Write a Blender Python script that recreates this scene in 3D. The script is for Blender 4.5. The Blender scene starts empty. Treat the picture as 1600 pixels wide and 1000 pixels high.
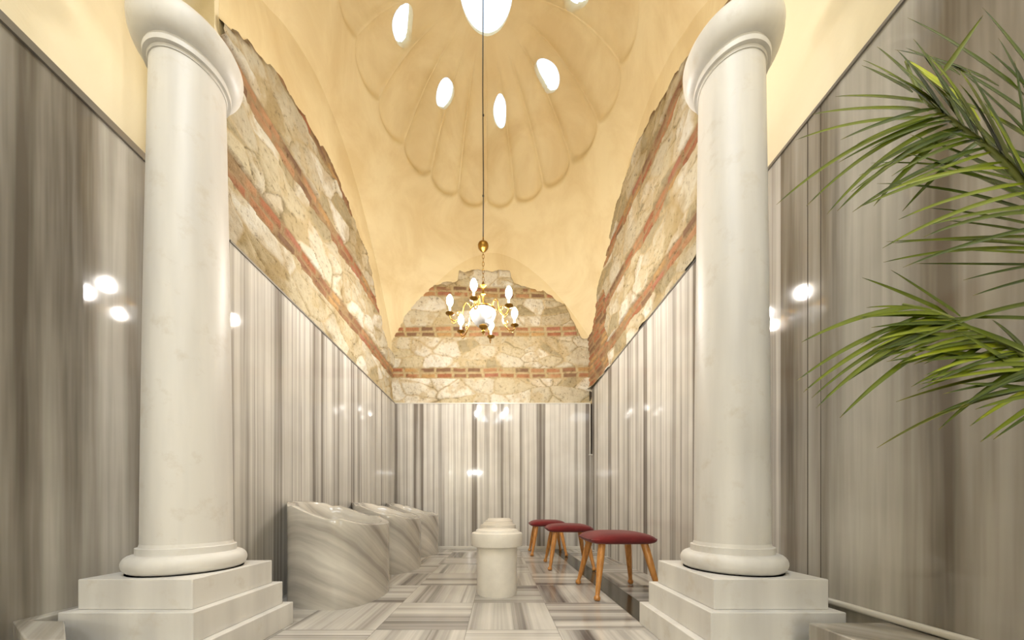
import bpy, bmesh, math, random
import numpy as np
from mathutils import Vector, Matrix
random.seed(7)
rng = np.random.default_rng(11)
C = bpy.context.scene.collection
PI = math.pi
SC = bpy.context.scene

# ------------------------------------------------------------------ camera, world, exposure
F_PX, CAM_H = 510.0, 0.65
cd = bpy.data.cameras.new('camera'); cam = bpy.data.objects.new('camera', cd); C.objects.link(cam)
cd.sensor_fit = 'HORIZONTAL'; cd.sensor_width = 36.0; cd.lens = 36.0 * F_PX / 1600.0
cd.shift_x = 21.0 / 1600.0; cd.shift_y = 290.0 / 1600.0
cd.clip_start = 0.02; cd.clip_end = 100
cam.location = (0, 0, CAM_H); cam.rotation_euler = (PI / 2, 0, 0)
SC.camera = cam
SC.view_settings.view_transform = 'Standard'; SC.view_settings.look = 'None'
SC.view_settings.gamma = 1.0; SC.view_settings.exposure = 1.22
SC.view_settings.use_curve_mapping = False
w = bpy.data.worlds.new('sky'); SC.world = w; w.use_nodes = True
bgn = w.node_tree.nodes['Background']; bgn.inputs[0].default_value = (0.80, 0.90, 1.0, 1); bgn.inputs[1].default_value = 0.85

BULB_E = 170.0        # emission of the chandelier bulbs over the basins
LOBBY_E = 190.0       # emission of the lobby lamps behind the camera

# ------------------------------------------------------------------ helpers
def lin(r, g, b):
    f = lambda c: (c / 255 / 12.92) if c / 255 <= 0.04045 else ((c / 255 + 0.055) / 1.055) ** 2.4
    return (f(r), f(g), f(b), 1.0)

def link(name, me, m=None, parent=None, smooth=True):
    if m is not None: me.materials.append(m)
    if smooth:
        me.polygons.foreach_set('use_smooth', [True] * len(me.polygons))
    o = bpy.data.objects.new(name, me); C.objects.link(o)
    if parent is not None: o.parent = parent
    return o

def obj(name, bm, m, parent=None, smooth=False, bevel=0, seg=2, angle=None):
    me = bpy.data.meshes.new(name)
    bmesh.ops.recalc_face_normals(bm, faces=bm.faces)
    bm.to_mesh(me); bm.free()
    o = link(name, me, m, parent, smooth)
    if bevel:
        b = o.modifiers.new('bevel', 'BEVEL'); b.width = bevel; b.segments = seg; b.limit_method = 'ANGLE'; b.angle_limit = math.radians(35)
        me.polygons.foreach_set('use_smooth', [True] * len(me.polygons))
        n = o.modifiers.new('wn', 'WEIGHTED_NORMAL'); n.keep_sharp = True
    elif smooth and angle:
        me.set_sharp_from_angle(angle=math.radians(angle))
    return o

def tag(o, label=None, cat=None, group=None, kind=None):
    if label: o['label'] = label
    if cat: o['category'] = cat
    if group: o['group'] = group
    if kind: o['kind'] = kind
    return o

def empty(name, loc=(0, 0, 0), rz=0):
    o = bpy.data.objects.new(name, None); C.objects.link(o); o.location = loc; o.rotation_euler = (0, 0, rz)
    o.empty_display_size = 0.1
    return o

def copy_tree(o, parent=None):
    c = o.copy(); C.objects.link(c); c.parent = parent
    for ch in [x for x in SC.objects if x.parent == o]:
        copy_tree(ch, c)
    return c

def box(bm, x0, x1, y0, y1, z0, z1):
    vs = [bm.verts.new(p) for p in ((x0, y0, z0), (x1, y0, z0), (x1, y1, z0), (x0, y1, z0), (x0, y0, z1), (x1, y0, z1), (x1, y1, z1), (x0, y1, z1))]
    for f in ((0, 3, 2, 1), (4, 5, 6, 7), (0, 1, 5, 4), (1, 2, 6, 5), (2, 3, 7, 6), (3, 0, 4, 7)):
        bm.faces.new([vs[i] for i in f])

def lathe(bm, prof, seg=48, cx=0, cy=0, M=None, caps=True, flute=None):
    rings = []
    for r, z in prof:
        ring = []
        for i in range(seg):
            a = 2 * PI * i / seg
            rr = r * (flute(a) if flute else 1)
            p = Vector((cx + rr * math.cos(a), cy + rr * math.sin(a), z))
            if M is not None: p = M @ p
            ring.append(bm.verts.new(p))
        rings.append(ring)
    for k in range(len(rings) - 1):
        for i in range(seg):
            j = (i + 1) % seg
            bm.faces.new((rings[k][i], rings[k][j], rings[k + 1][j], rings[k + 1][i]))
    if caps:
        bm.faces.new(rings[0][::-1]); bm.faces.new(rings[-1])

def catmull(pts, n=8, closed=False):
    P = [Vector(p) for p in pts]; out = []; N = len(P)
    for i in range(N if closed else N - 1):
        if closed: p0, p1, p2, p3 = P[(i - 1) % N], P[i], P[(i + 1) % N], P[(i + 2) % N]
        else: p0, p1, p2, p3 = P[max(i - 1, 0)], P[i], P[i + 1], P[min(i + 2, N - 1)]
        for k in range(n):
            t = k / n
            out.append(0.5 * ((2 * p1) + (p2 - p0) * t + (2 * p0 - 5 * p1 + 4 * p2 - p3) * t * t + (3 * p1 - p0 - 3 * p2 + p3) * t ** 3))
    if not closed: out.append(P[-1])
    return out

def tube(bm, pts, r, seg=10, caps=True):
    pts = [Vector(p) for p in pts]; rings = []; up = Vector((0, 0, 1))
    prev = None
    for i, p in enumerate(pts):
        t = (pts[min(i + 1, len(pts) - 1)] - pts[max(i - 1, 0)]).normalized()
        if prev is None:
            n = t.cross(up if abs(t.z) < 0.9 else Vector((1, 0, 0))).normalized()
        else:
            n = (prev - t * prev.dot(t)).normalized()
        prev = n; b = t.cross(n)
        rr = r[i] if hasattr(r, '__len__') else r
        rings.append([bm.verts.new(p + (n * math.cos(2 * PI * k / seg) + b * math.sin(2 * PI * k / seg)) * rr) for k in range(seg)])
    for a, b2 in zip(rings[:-1], rings[1:]):
        for i in range(seg):
            j = (i + 1) % seg; bm.faces.new((a[i], a[j], b2[j], b2[i]))
    if caps:
        bm.faces.new(rings[0][::-1]); bm.faces.new(rings[-1])

# ------------------------------------------------------------------ materials
def newmat(name):
    m = bpy.data.materials.new(name); m.use_nodes = True
    nt = m.node_tree; return m, nt, nt.nodes['Principled BSDF']

def N(nt, t, **kw):
    n = nt.nodes.new(t)
    for k, v in kw.items(): setattr(n, k, v)
    return n

def ramp(nt, src, stops, interp='LINEAR'):
    r = N(nt, 'ShaderNodeValToRGB'); r.color_ramp.interpolation = interp
    e = r.color_ramp.elements
    while len(e) < len(stops): e.new(0.5)
    for i, (p, c) in enumerate(stops): e[i].position = p; e[i].color = c
    nt.links.new(src, r.inputs[0]); return r.outputs[0]

def math_n(nt, op, a, b=None):
    n = N(nt, 'ShaderNodeMath', operation=op)
    for i, v in enumerate((a, b)):
        if v is None: continue
        if isinstance(v, (int, float)): n.inputs[i].default_value = v
        else: nt.links.new(v, n.inputs[i])
    return n.outputs[0]

def noise(nt, vec, scale, detail=4, rough=0.5, dist=0):
    n = N(nt, 'ShaderNodeTexNoise'); n.inputs['Scale'].default_value = scale; n.inputs['Detail'].default_value = detail
    n.inputs['Roughness'].default_value = rough; n.inputs['Distortion'].default_value = dist
    if vec is not None: nt.links.new(vec, n.inputs['Vector'])
    return n.outputs['Fac']

def mix(nt, fac, a, b, mode='MIX'):
    n = N(nt, 'ShaderNodeMix', data_type='RGBA', blend_type=mode)
    for s, v in ((n.inputs[0], fac), (n.inputs[6], a), (n.inputs[7], b)):
        if isinstance(v, (int, float)): s.default_value = v
        elif isinstance(v, tuple): s.default_value = v
        else: nt.links.new(v, s)
    return n.outputs[2]

def bump(nt, bs, h, strength=0.3, dist=0.01):
    b = N(nt, 'ShaderNodeBump'); b.inputs['Strength'].default_value = strength; b.inputs['Distance'].default_value = dist
    nt.links.new(h, b.inputs['Height']); nt.links.new(b.outputs[0], bs.inputs['Normal'])

def striped_marble(name, stripe, along, light, mid, dark, wide=4.0, fine=22.0, wob=0.012, rough=0.12, line=0.5, uv=False, contrast=1.0, alongf=0.25, fw=0.3):
    """banded marble: stripe = weights of x,y,z in the banding coordinate, along = weights of the coordinate the bands run along"""
    m, nt, bs = newmat(name)
    tc = N(nt, 'ShaderNodeTexCoord')
    src = tc.outputs['UV'] if uv else tc.outputs['Object']
    def dot(wt):
        d = N(nt, 'ShaderNodeVectorMath', operation='DOT_PRODUCT'); nt.links.new(src, d.inputs[0]); d.inputs[1].default_value = wt
        return d.outputs['Value']
    s, t = dot(stripe), dot(along)
    wv = math_n(nt, 'MULTIPLY', math_n(nt, 'SUBTRACT', noise(nt, src, 1.6, 3), 0.5), wob * 4)
    s = math_n(nt, 'ADD', s, wv)
    def lay(scale, tf, detail, seed, rough=0.6):
        c = N(nt, 'ShaderNodeCombineXYZ'); nt.links.new(math_n(nt, 'MULTIPLY', s, scale), c.inputs[0])
        nt.links.new(math_n(nt, 'MULTIPLY', t, tf), c.inputs[1]); c.inputs[2].default_value = seed
        return noise(nt, c.outputs[0], 1.0, detail, rough)
    a = lay(wide, alongf * 0.6, 5, 3.1)
    b = lay(fine, alongf, 4, 9.7)
    v = lay(fine * 1.7, alongf * 1.2, 2, 21.3)
    v2 = lay(wide * 1.6, alongf, 2, 41.3)
    q = math_n(nt, 'ADD', math_n(nt, 'MULTIPLY', a, 1 - fw), math_n(nt, 'MULTIPLY', b, fw))
    d = 0.14 / contrast
    col = ramp(nt, q, [(0.5 - d, dark), (0.5 - d * 0.3, mid), (0.5 + d * 0.45, light), (0.5 + d * 1.2, mid), (1.0, light)])
    ln = ramp(nt, v, [(0.33, (1, 1, 1, 1)), (0.39, (0, 0, 0, 1))])
    gate = ramp(nt, v2, [(0.45, (1, 1, 1, 1)), (0.6, (0, 0, 0, 1))])
    lf = math_n(nt, 'MULTIPLY', math_n(nt, 'MULTIPLY', ln, gate), line)
    col = mix(nt, lf, col, dark)
    cl = noise(nt, src, 3.0, 5)
    col = mix(nt, 0.35, col, ramp(nt, cl, [(0.3, (0.62, 0.6, 0.57, 1)), (0.7, (1, 1, 1, 1))]), 'MULTIPLY')
    nt.links.new(col, bs.inputs['Base Color'])
    bs.inputs['Roughness'].default_value = rough
    nt.links.new(ramp(nt, cl, [(0.3, (rough * .8,) * 3 + (1,)), (0.7, (rough * 1.35,) * 3 + (1,))]), bs.inputs['Roughness'])
    return m

M_panel = striped_marble('banded_marble', (1, 1, 0), (0, 0, 1), lin(221, 218, 211), lin(188, 184, 177), lin(124, 117, 110), wide=7.0, fine=24, fw=.24, contrast=1.5, rough=.05, line=.75, wob=.0025, alongf=.10)
M_panel_near = striped_marble('broad_banded_marble', (1, 1, 0), (0, 0, 1), lin(202, 198, 188), lin(164, 158, 147), lin(112, 104, 92), wide=3.8, fine=8, fw=.14, line=0.1, rough=0.06, wob=0.002, contrast=1.2, alongf=.2)
M_floor = striped_marble('floor_marble', (1, 0, 0), (0, 1, 0), lin(216, 212, 204), lin(176, 171, 164), lin(112, 105, 100), wide=5.0, fine=15, fw=.2, uv=True, rough=0.12, wob=0.002, contrast=1.15, line=.7, alongf=.12)
M_basin = striped_marble('basin_marble', (0.30, 0.62, 0.85), (1, 0.2, 0), lin(222, 217, 206), lin(184, 178, 168), lin(122, 115, 107), wide=4.2, fine=9, wob=0.035, rough=0.12, line=0.3, alongf=.5, contrast=.95)

def plain(name, col, rough=0.5, metal=0, n=0, ns=8, bumpk=0):
    m, nt, bs = newmat(name); bs.inputs['Base Color'].default_value = col
    bs.inputs['Roughness'].default_value = rough; bs.inputs['Metallic'].default_value = metal
    if n:
        tc = N(nt, 'ShaderNodeTexCoord'); f = noise(nt, tc.outputs['Object'], ns, 6, 0.6)
        nt.links.new(ramp(nt, f, [(0.3, tuple(c * (1 - n) for c in col[:3]) + (1,)), (0.62, col)]), bs.inputs['Base Color'])
        if bumpk: bump(nt, bs, noise(nt, tc.outputs['Object'], ns * 6, 5), bumpk, 0.004)
    return m

# column stone: creamy white, very soft vertical streaks
def col_mat():
    m, nt, bs = newmat('white_column_marble')
    tc = N(nt, 'ShaderNodeTexCoord')
    mp = N(nt, 'ShaderNodeMapping'); mp.inputs['Scale'].default_value = (7, 7, 0.7); nt.links.new(tc.outputs['Object'], mp.inputs[0])
    a = noise(nt, mp.outputs[0], 1.0, 4)
    b = noise(nt, tc.outputs['Object'], 9, 8, 0.65)
    c = ramp(nt, a, [(0.35, lin(208, 205, 199)), (0.6, lin(226, 223, 216))])
    c = mix(nt, ramp(nt, b, [(0.56, (0, 0, 0, 1)), (0.75, (0.5, 0.5, 0.5, 1))]), c, lin(192, 180, 160))
    nt.links.new(c, bs.inputs['Base Color']); bs.inputs['Roughness'].default_value = 0.45
    bump(nt, bs, b, 0.08, 0.003)
    return m
M_col = col_mat()
M_stool = plain('cream_stone', lin(230, 224, 212), 0.38, n=0.14, ns=7, bumpk=0.12)

def plaster_mat(name, base, dark, amt=0.5):
    m, nt, bs = newmat(name)
    tc = N(nt, 'ShaderNodeTexCoord')
    a = noise(nt, tc.outputs['Object'], 1.5, 7, 0.62, 0.6)
    b = noise(nt, tc.outputs['Object'], 14, 6, 0.7)
    c = ramp(nt, a, [(0.36, dark), (0.6, base)])
    sp = ramp(nt, b, [(0.2, dark), (0.3, base)])
    c = mix(nt, 0.25, c, sp)
    nt.links.new(mix(nt, 1 - amt, c, base), bs.inputs['Base Color']); bs.inputs['Roughness'].default_value = 0.75
    bump(nt, bs, a, 0.35, 0.03)
    return m
M_plaster = plaster_mat('cream_plaster', lin(235, 219, 178), lin(212, 187, 136), 0.8)
M_plaster_near = plaster_mat('smooth_cream_plaster', lin(238, 226, 194), lin(228, 211, 172), 0.5)

def masonry_mat():
    m, nt, bs = newmat('rubble_and_brick')
    at = N(nt, 'ShaderNodeAttribute'); at.attribute_name = 'stone_colour'
    tc = N(nt, 'ShaderNodeTexCoord')
    f = noise(nt, tc.outputs['Object'], 22, 9, 0.72)
    f2 = noise(nt, tc.outputs['Object'], 75, 5, 0.7)
    c = mix(nt, 0.75, at.outputs['Color'], ramp(nt, f, [(0.32, lin(128, 104, 66)), (0.44, lin(240, 234, 218)), (0.7, (1, 1, 1, 1))]), 'MULTIPLY')
    pit = ramp(nt, f2, [(0.26, (0.35, 0.25, 0.14, 1)), (0.34, (1, 1, 1, 1))])
    c = mix(nt, 0.6, c, pit, 'MULTIPLY')
    nt.links.new(c, bs.inputs['Base Color']); bs.inputs['Roughness'].default_value = 0.85
    h = math_n(nt, 'ADD', f, math_n(nt, 'MULTIPLY', f2, 0.35))
    bump(nt, bs, h, 1.0, 0.035)
    return m
M_masonry = masonry_mat()

M_strip = plain('grey_edge_strip', lin(150, 146, 140), 0.3, 0.6)
M_dark = plain('dark_drain_stone', lin(66, 62, 50), 0.16, n=0.5, ns=20)
M_hole = plain('dark_gap', lin(60, 48, 34), 0.9)
M_grout = plain('grout', lin(120, 115, 106), 0.8)
M_base = plain('pale_skirting', lin(214, 210, 200), 0.3)

def fabric():
    m, nt, bs = newmat('red_fabric'); tc = N(nt, 'ShaderNodeTexCoord')
    f = noise(nt, tc.outputs['Object'], 260, 3); g = noise(nt, tc.outputs['Object'], 9, 3)
    nt.links.new(ramp(nt, g, [(0.3, lin(96, 20, 22)), (0.7, lin(122, 30, 30))]), bs.inputs['Base Color'])
    bs.inputs['Roughness'].default_value = 0.9; bs.inputs['Sheen Weight'].default_value = 0.15
    bump(nt, bs, f, 0.3, 0.002); return m
M_red = fabric()

def wood():
    m, nt, bs = newmat('honey_wood'); tc = N(nt, 'ShaderNodeTexCoord')
    mp = N(nt, 'ShaderNodeMapping'); mp.inputs['Scale'].default_value = (40, 40, 3); nt.links.new(tc.outputs['Object'], mp.inputs[0])
    f = noise(nt, mp.outputs[0], 1.5, 5, 0.6, 0.4)
    nt.links.new(ramp(nt, f, [(0.3, lin(168, 106, 42)), (0.7, lin(214, 152, 78))]), bs.inputs['Base Color'])
    bs.inputs['Roughness'].default_value = 0.28; bs.inputs['Coat Weight'].default_value = 0.3; return m
M_wood = wood()
M_brass = plain('aged_brass', lin(176, 134, 62), 0.32, 1.0, n=0.55, ns=30)
M_cord = plain('dark_cord', lin(58, 54, 50), 0.6)
M_candle = plain('candle_sleeve', lin(236, 226, 204), 0.5)

def emit(name, col, e):
    m, nt, bs = newmat(name); nt.nodes.remove(bs)
    em = N(nt, 'ShaderNodeEmission'); em.inputs[0].default_value = col; em.inputs[1].default_value = e
    nt.links.new(em.outputs[0], nt.nodes['Material Output'].inputs[0]); return m
M_bulb = emit('bulb_glow', (1.0, 0.95, 0.89, 1), BULB_E)
M_bulb_lobby = emit('lobby_bulb_glow', (0.93, 0.97, 1.0, 1), LOBBY_E)

def bowl_glass():
    m, nt, bs = newmat('ribbed_white_glass'); bs.inputs['Base Color'].default_value = (0.72, 0.74, 0.76, 1)
    bs.inputs['Roughness'].default_value = 0.12; bs.inputs['Transmission Weight'].default_value = 0.6; bs.inputs['IOR'].default_value = 1.3
    bs.inputs['Alpha'].default_value = 0.85; return m
M_bowl = bowl_glass()

def pane_mat():
    m, nt, bs = newmat('skylight_glass'); nt.nodes.remove(bs)
    a = N(nt, 'ShaderNodeBsdfTransparent'); a.inputs[0].default_value = (0.95, 0.98, 1, 1)
    b = N(nt, 'ShaderNodeBsdfTranslucent'); b.inputs[0].default_value = (0.9, 0.95, 1, 1)
    mx = N(nt, 'ShaderNodeMixShader')
    tc = N(nt, 'ShaderNodeTexCoord'); f = noise(nt, tc.outputs['Object'], 18, 5, 0.7)
    nt.links.new(ramp(nt, f, [(0.4, (0.25,) * 3 + (1,)), (0.65, (0.75,) * 3 + (1,))]), mx.inputs[0])
    nt.links.new(a.outputs[0], mx.inputs[1]); nt.links.new(b.outputs[0], mx.inputs[2])
    nt.links.new(mx.outputs[0], nt.nodes['Material Output'].inputs[0]); return m
M_pane = pane_mat()

def leaf_mat():
    m, nt, bs = newmat('palm_leaf'); 
    at = N(nt, 'ShaderNodeAttribute'); at.attribute_name = 'leaf_tone'
    tc = N(nt, 'ShaderNodeTexCoord'); f = noise(nt, tc.outputs['Object'], 30, 3)
    c = ramp(nt, at.outputs['Fac'], [(0.0, lin(70, 46, 20)), (0.12, lin(120, 112, 30)), (0.35, lin(52, 70, 12)), (0.7, lin(112, 124, 22)), (1.0, lin(188, 196, 50))])
    nt.links.new(mix(nt, 0.3, c, ramp(nt, f, [(0.3, (0.5, 0.55, 0.5, 1)), (0.7, (1, 1, 1, 1))]), 'MULTIPLY'), bs.inputs['Base Color'])
    bs.inputs['Roughness'].default_value = 0.3; return m
M_leaf = leaf_mat()
M_stem = plain('palm_stem', lin(120, 130, 60), 0.5, n=0.3, ns=20)
M_trunk = plain('palm_trunk', lin(96, 74, 48), 0.9, n=0.4, ns=25, bumpk=0.5)
M_pot = plain('white_pot', lin(214, 210, 200), 0.4)
M_soil = plain('soil', lin(54, 40, 28), 0.95, n=0.4, ns=40, bumpk=0.6)

# ------------------------------------------------------------------ room dimensions
XL, XR, YB = -1.55, 1.40, 4.875          # faces of the marble cladding
XLO = -1.79                               # left wall before the columns
PXL, PXR, PYB = -1.61, 1.415, 4.93        # plaster planes above the cladding
YSTEP = 1.88; YLOB = -9.0
ZL, ZR, ZB, ZO = 2.17, 2.387, 2.17, 2.387  # tops of the cladding

# ------------------------------------------------------------------ floor
def floor():
    T = 0.476; me = bpy.data.meshes.new('floor'); bm = bmesh.new(); uvl = bm.loops.layers.uv.new('UVMap')
    def quad(x0, x1, y0, y1, z, mat, uv):
        vs = [bm.verts.new(p) for p in ((x0, y0, z), (x1, y0, z), (x1, y1, z), (x0, y1, z))]
        f = bm.faces.new(vs); f.material_index = mat
        for l, c in zip(f.loops, uv): l[uvl].uv = c
    quad(-5.1, 5.1, YLOB, 5.0, -0.002, 1, [(0, 0)] * 4)
    g = 0.0012
    ny0, ny1 = int((YLOB - 2.185) / T), 6
    for j in range(ny0, ny1):
        y0 = 2.185 + j * T
        for i in range(-10, 12):
            x0 = 0.785 - 0.476 * 2 + i * T - 0.0
            if x0 > 0.78: x0 += 0.17
            x1 = x0 + T
            if y0 > 1.9: x0c, x1c = max(x0, XL - .03), min(x1, XR + .02)
            else: x0c, x1c = x0, x1
            y1 = min(y0 + T, 4.93)
            if x1c <= x0c or y1 <= y0: continue
            ou, ov = random.uniform(0, 40), random.uniform(0, 40)
            par = (i + j) % 2
            cs = [(x0c, y0), (x1c, y0), (x1c, y1), (x0c, y1)]
            uv = [((b if not par else a) + ou, (a if not par else b) + ov) for a, b in cs]
            quad(x0c + g, x1c - g, y0 + g, y1 - g, 0, 0, uv)
    quad(0.788, 0.952, YLOB, YB, 0.0, 2, [(0, 0)] * 4)
    bm.to_mesh(me); bm.free()
    for m in (M_floor, M_grout, M_dark): me.materials.append(m)
    o = bpy.data.objects.new('floor', me); C.objects.link(o); tag(o, kind='structure'); return o
floor()

# ------------------------------------------------------------------ walls
def struct(name, bm, m, parent=None, **k):
    o = obj(name, bm, m, parent, **k); tag(o, kind='structure'); return o

b = bmesh.new(); box(b, PXL - .3, PXL, YSTEP, PYB + .3, 0, 5.4); W_left = struct('wall_left', b, M_plaster)
b = bmesh.new(); box(b, PXR, PXR + .3, 1.90, PYB + .3, 0, 5.4); W_right = struct('wall_right', b, M_plaster)
b = bmesh.new(); box(b, PXL, PXR, PYB, PYB + .3, 0, 5.4); W_back = struct('wall_back', b, M_plaster)
b = bmesh.new(); box(b, XLO - .36, XLO - .06, -1.0, YSTEP, 0, 5.4); box(b, PXL - .31, PXL - .001, YSTEP - .03, YSTEP, 0, 5.4)
W_lo = struct('wall_left_front', b, M_plaster_near)
b = bmesh.new(); box(b, PXR, PXR + .3, -1.0, 1.90, 0, 5.4); W_ro = struct('wall_right_front', b, M_plaster_near)
# lobby behind the camera: wider than the bathing room
b = bmesh.new(); box(b, -5.2, 5.2, YLOB - .2, YLOB, 0, 4.5); struct('wall_front', b, M_plaster_near)
b = bmesh.new(); box(b, -5.2, -5, YLOB, -.7, 0, 4.5); box(b, -5, XLO - .36, -1.0, -.8, 0, 4.5); struct('wall_lobby_left', b, M_plaster_near)
b = bmesh.new(); box(b, 5, 5.2, YLOB, -.7, 0, 4.5); box(b, PXR + .3, 5, -1.0, -.8, 0, 4.5); struct('wall_lobby_right', b, M_plaster_near)
# marble cladding (children of their walls)
b = bmesh.new(); box(b, PXL, XL, YSTEP, YB, 0, ZL); struct('marble_cladding', b, M_panel, W_left)
b = bmesh.new(); box(b, XR, PXR + .01, 1.62, YB + .04, 0, ZR); struct('marble_cladding', b, M_panel, W_right)
b = bmesh.new(); box(b, XR, PXR + .01, -1.0, 1.62, 0, ZR); struct('marble_cladding', b, M_panel_near, W_ro)
b = bmesh.new(); box(b, XLO - .06, XLO, -1.0, YSTEP, 0, ZO); box(b, XLO, XL, YSTEP - .045, YSTEP - .03, 0, ZO); struct('marble_cladding', b, M_panel_near, W_lo)
b = bmesh.new()
XE, ZN = 1.367, 1.415
for (x0, x1, z0, z1) in ((XL, XE, 0, ZB), (XE, XR, 0, ZN)): box(b, x0, x1, YB, PYB, z0, z1)
struct('marble_cladding', b, M_panel, W_back)
b = bmesh.new(); box(b, XE + .001, XR, YB + .035, PYB, ZN, ZB + .25); struct('wall_gap', b, M_hole, W_back)
b = bmesh.new()
for yy, hw in ((1.478, .0016), (1.418, .0010)): box(b, XR - .0006, XR + .002, yy - hw, yy + hw, 0, ZR)
struct('panel_joint', b, M_hole, W_ro)
# metal / stone edge strips
b = bmesh.new(); box(b, PXL, XL + .008, YSTEP, YB, ZL, ZL + .012); struct('edge_strip', b, M_strip, W_left)
b = bmesh.new(); box(b, XR - .008, PXR, -1.0, YB + .04, ZR, ZR + .014); struct('edge_strip', b, M_strip, W_right)
b = bmesh.new(); box(b, XLO - .06, XLO + .012, -1.0, YSTEP, ZO, ZO + .035); struct('edge_strip', b, M_strip, W_lo)
b = bmesh.new(); box(b, XL, XE, YB - .008, PYB, ZB, ZB + .014); box(b, XE - .008, XE + .004, YB - .008, PYB, ZN, ZB); box(b, XE - .02, XR, YB - .012, PYB, ZN - .012, ZN)
struct('edge_strip', b, M_base, W_back)
b = bmesh.new(); box(b, XL, XR, YB - .012, YB, 0, .045); struct('baseboard_back', b, M_base, bevel=.004)

# ------------------------------------------------------------------ exposed masonry
def vnoise(x, y, s, seed=0):
    x = x * s; y = y * s; xi = np.floor(x).astype(int); yi = np.floor(y).astype(int); fx = x - xi; fy = y - yi
    fx = fx * fx * (3 - 2 * fx); fy = fy * fy * (3 - 2 * fy)
    def h(a, b2):
        v = np.sin(a * 127.1 + b2 * 311.7 + seed * 74.7) * 43758.5453; return v - np.floor(v)
    return (h(xi, yi) * (1 - fx) + h(xi + 1, yi) * fx) * (1 - fy) + (h(xi, yi + 1) * (1 - fx) + h(xi + 1, yi + 1) * fx) * fy
def fbm(x, y, s, seed=0, o=4):
    v = 0; a = 0.5
    for k in range(o): v = v + a * vnoise(x, y, s * 2 ** k, seed + k * 7); a *= 0.5
    return v / (1 - 0.5 ** o)

STONES = np.array([lin(*c)[:3] for c in ((246, 241, 228), (234, 226, 206), (250, 246, 236), (224, 214, 190), (226, 214, 184), (192, 178, 146))])
BRICKS = np.array([lin(*c)[:3] for c in ((200, 144, 106), (190, 126, 92), (208, 160, 120), (172, 128, 98), (210, 170, 118), (152, 118, 92), (196, 134, 108))])
MORT = np.array(lin(220, 200, 158)[:3])

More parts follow.
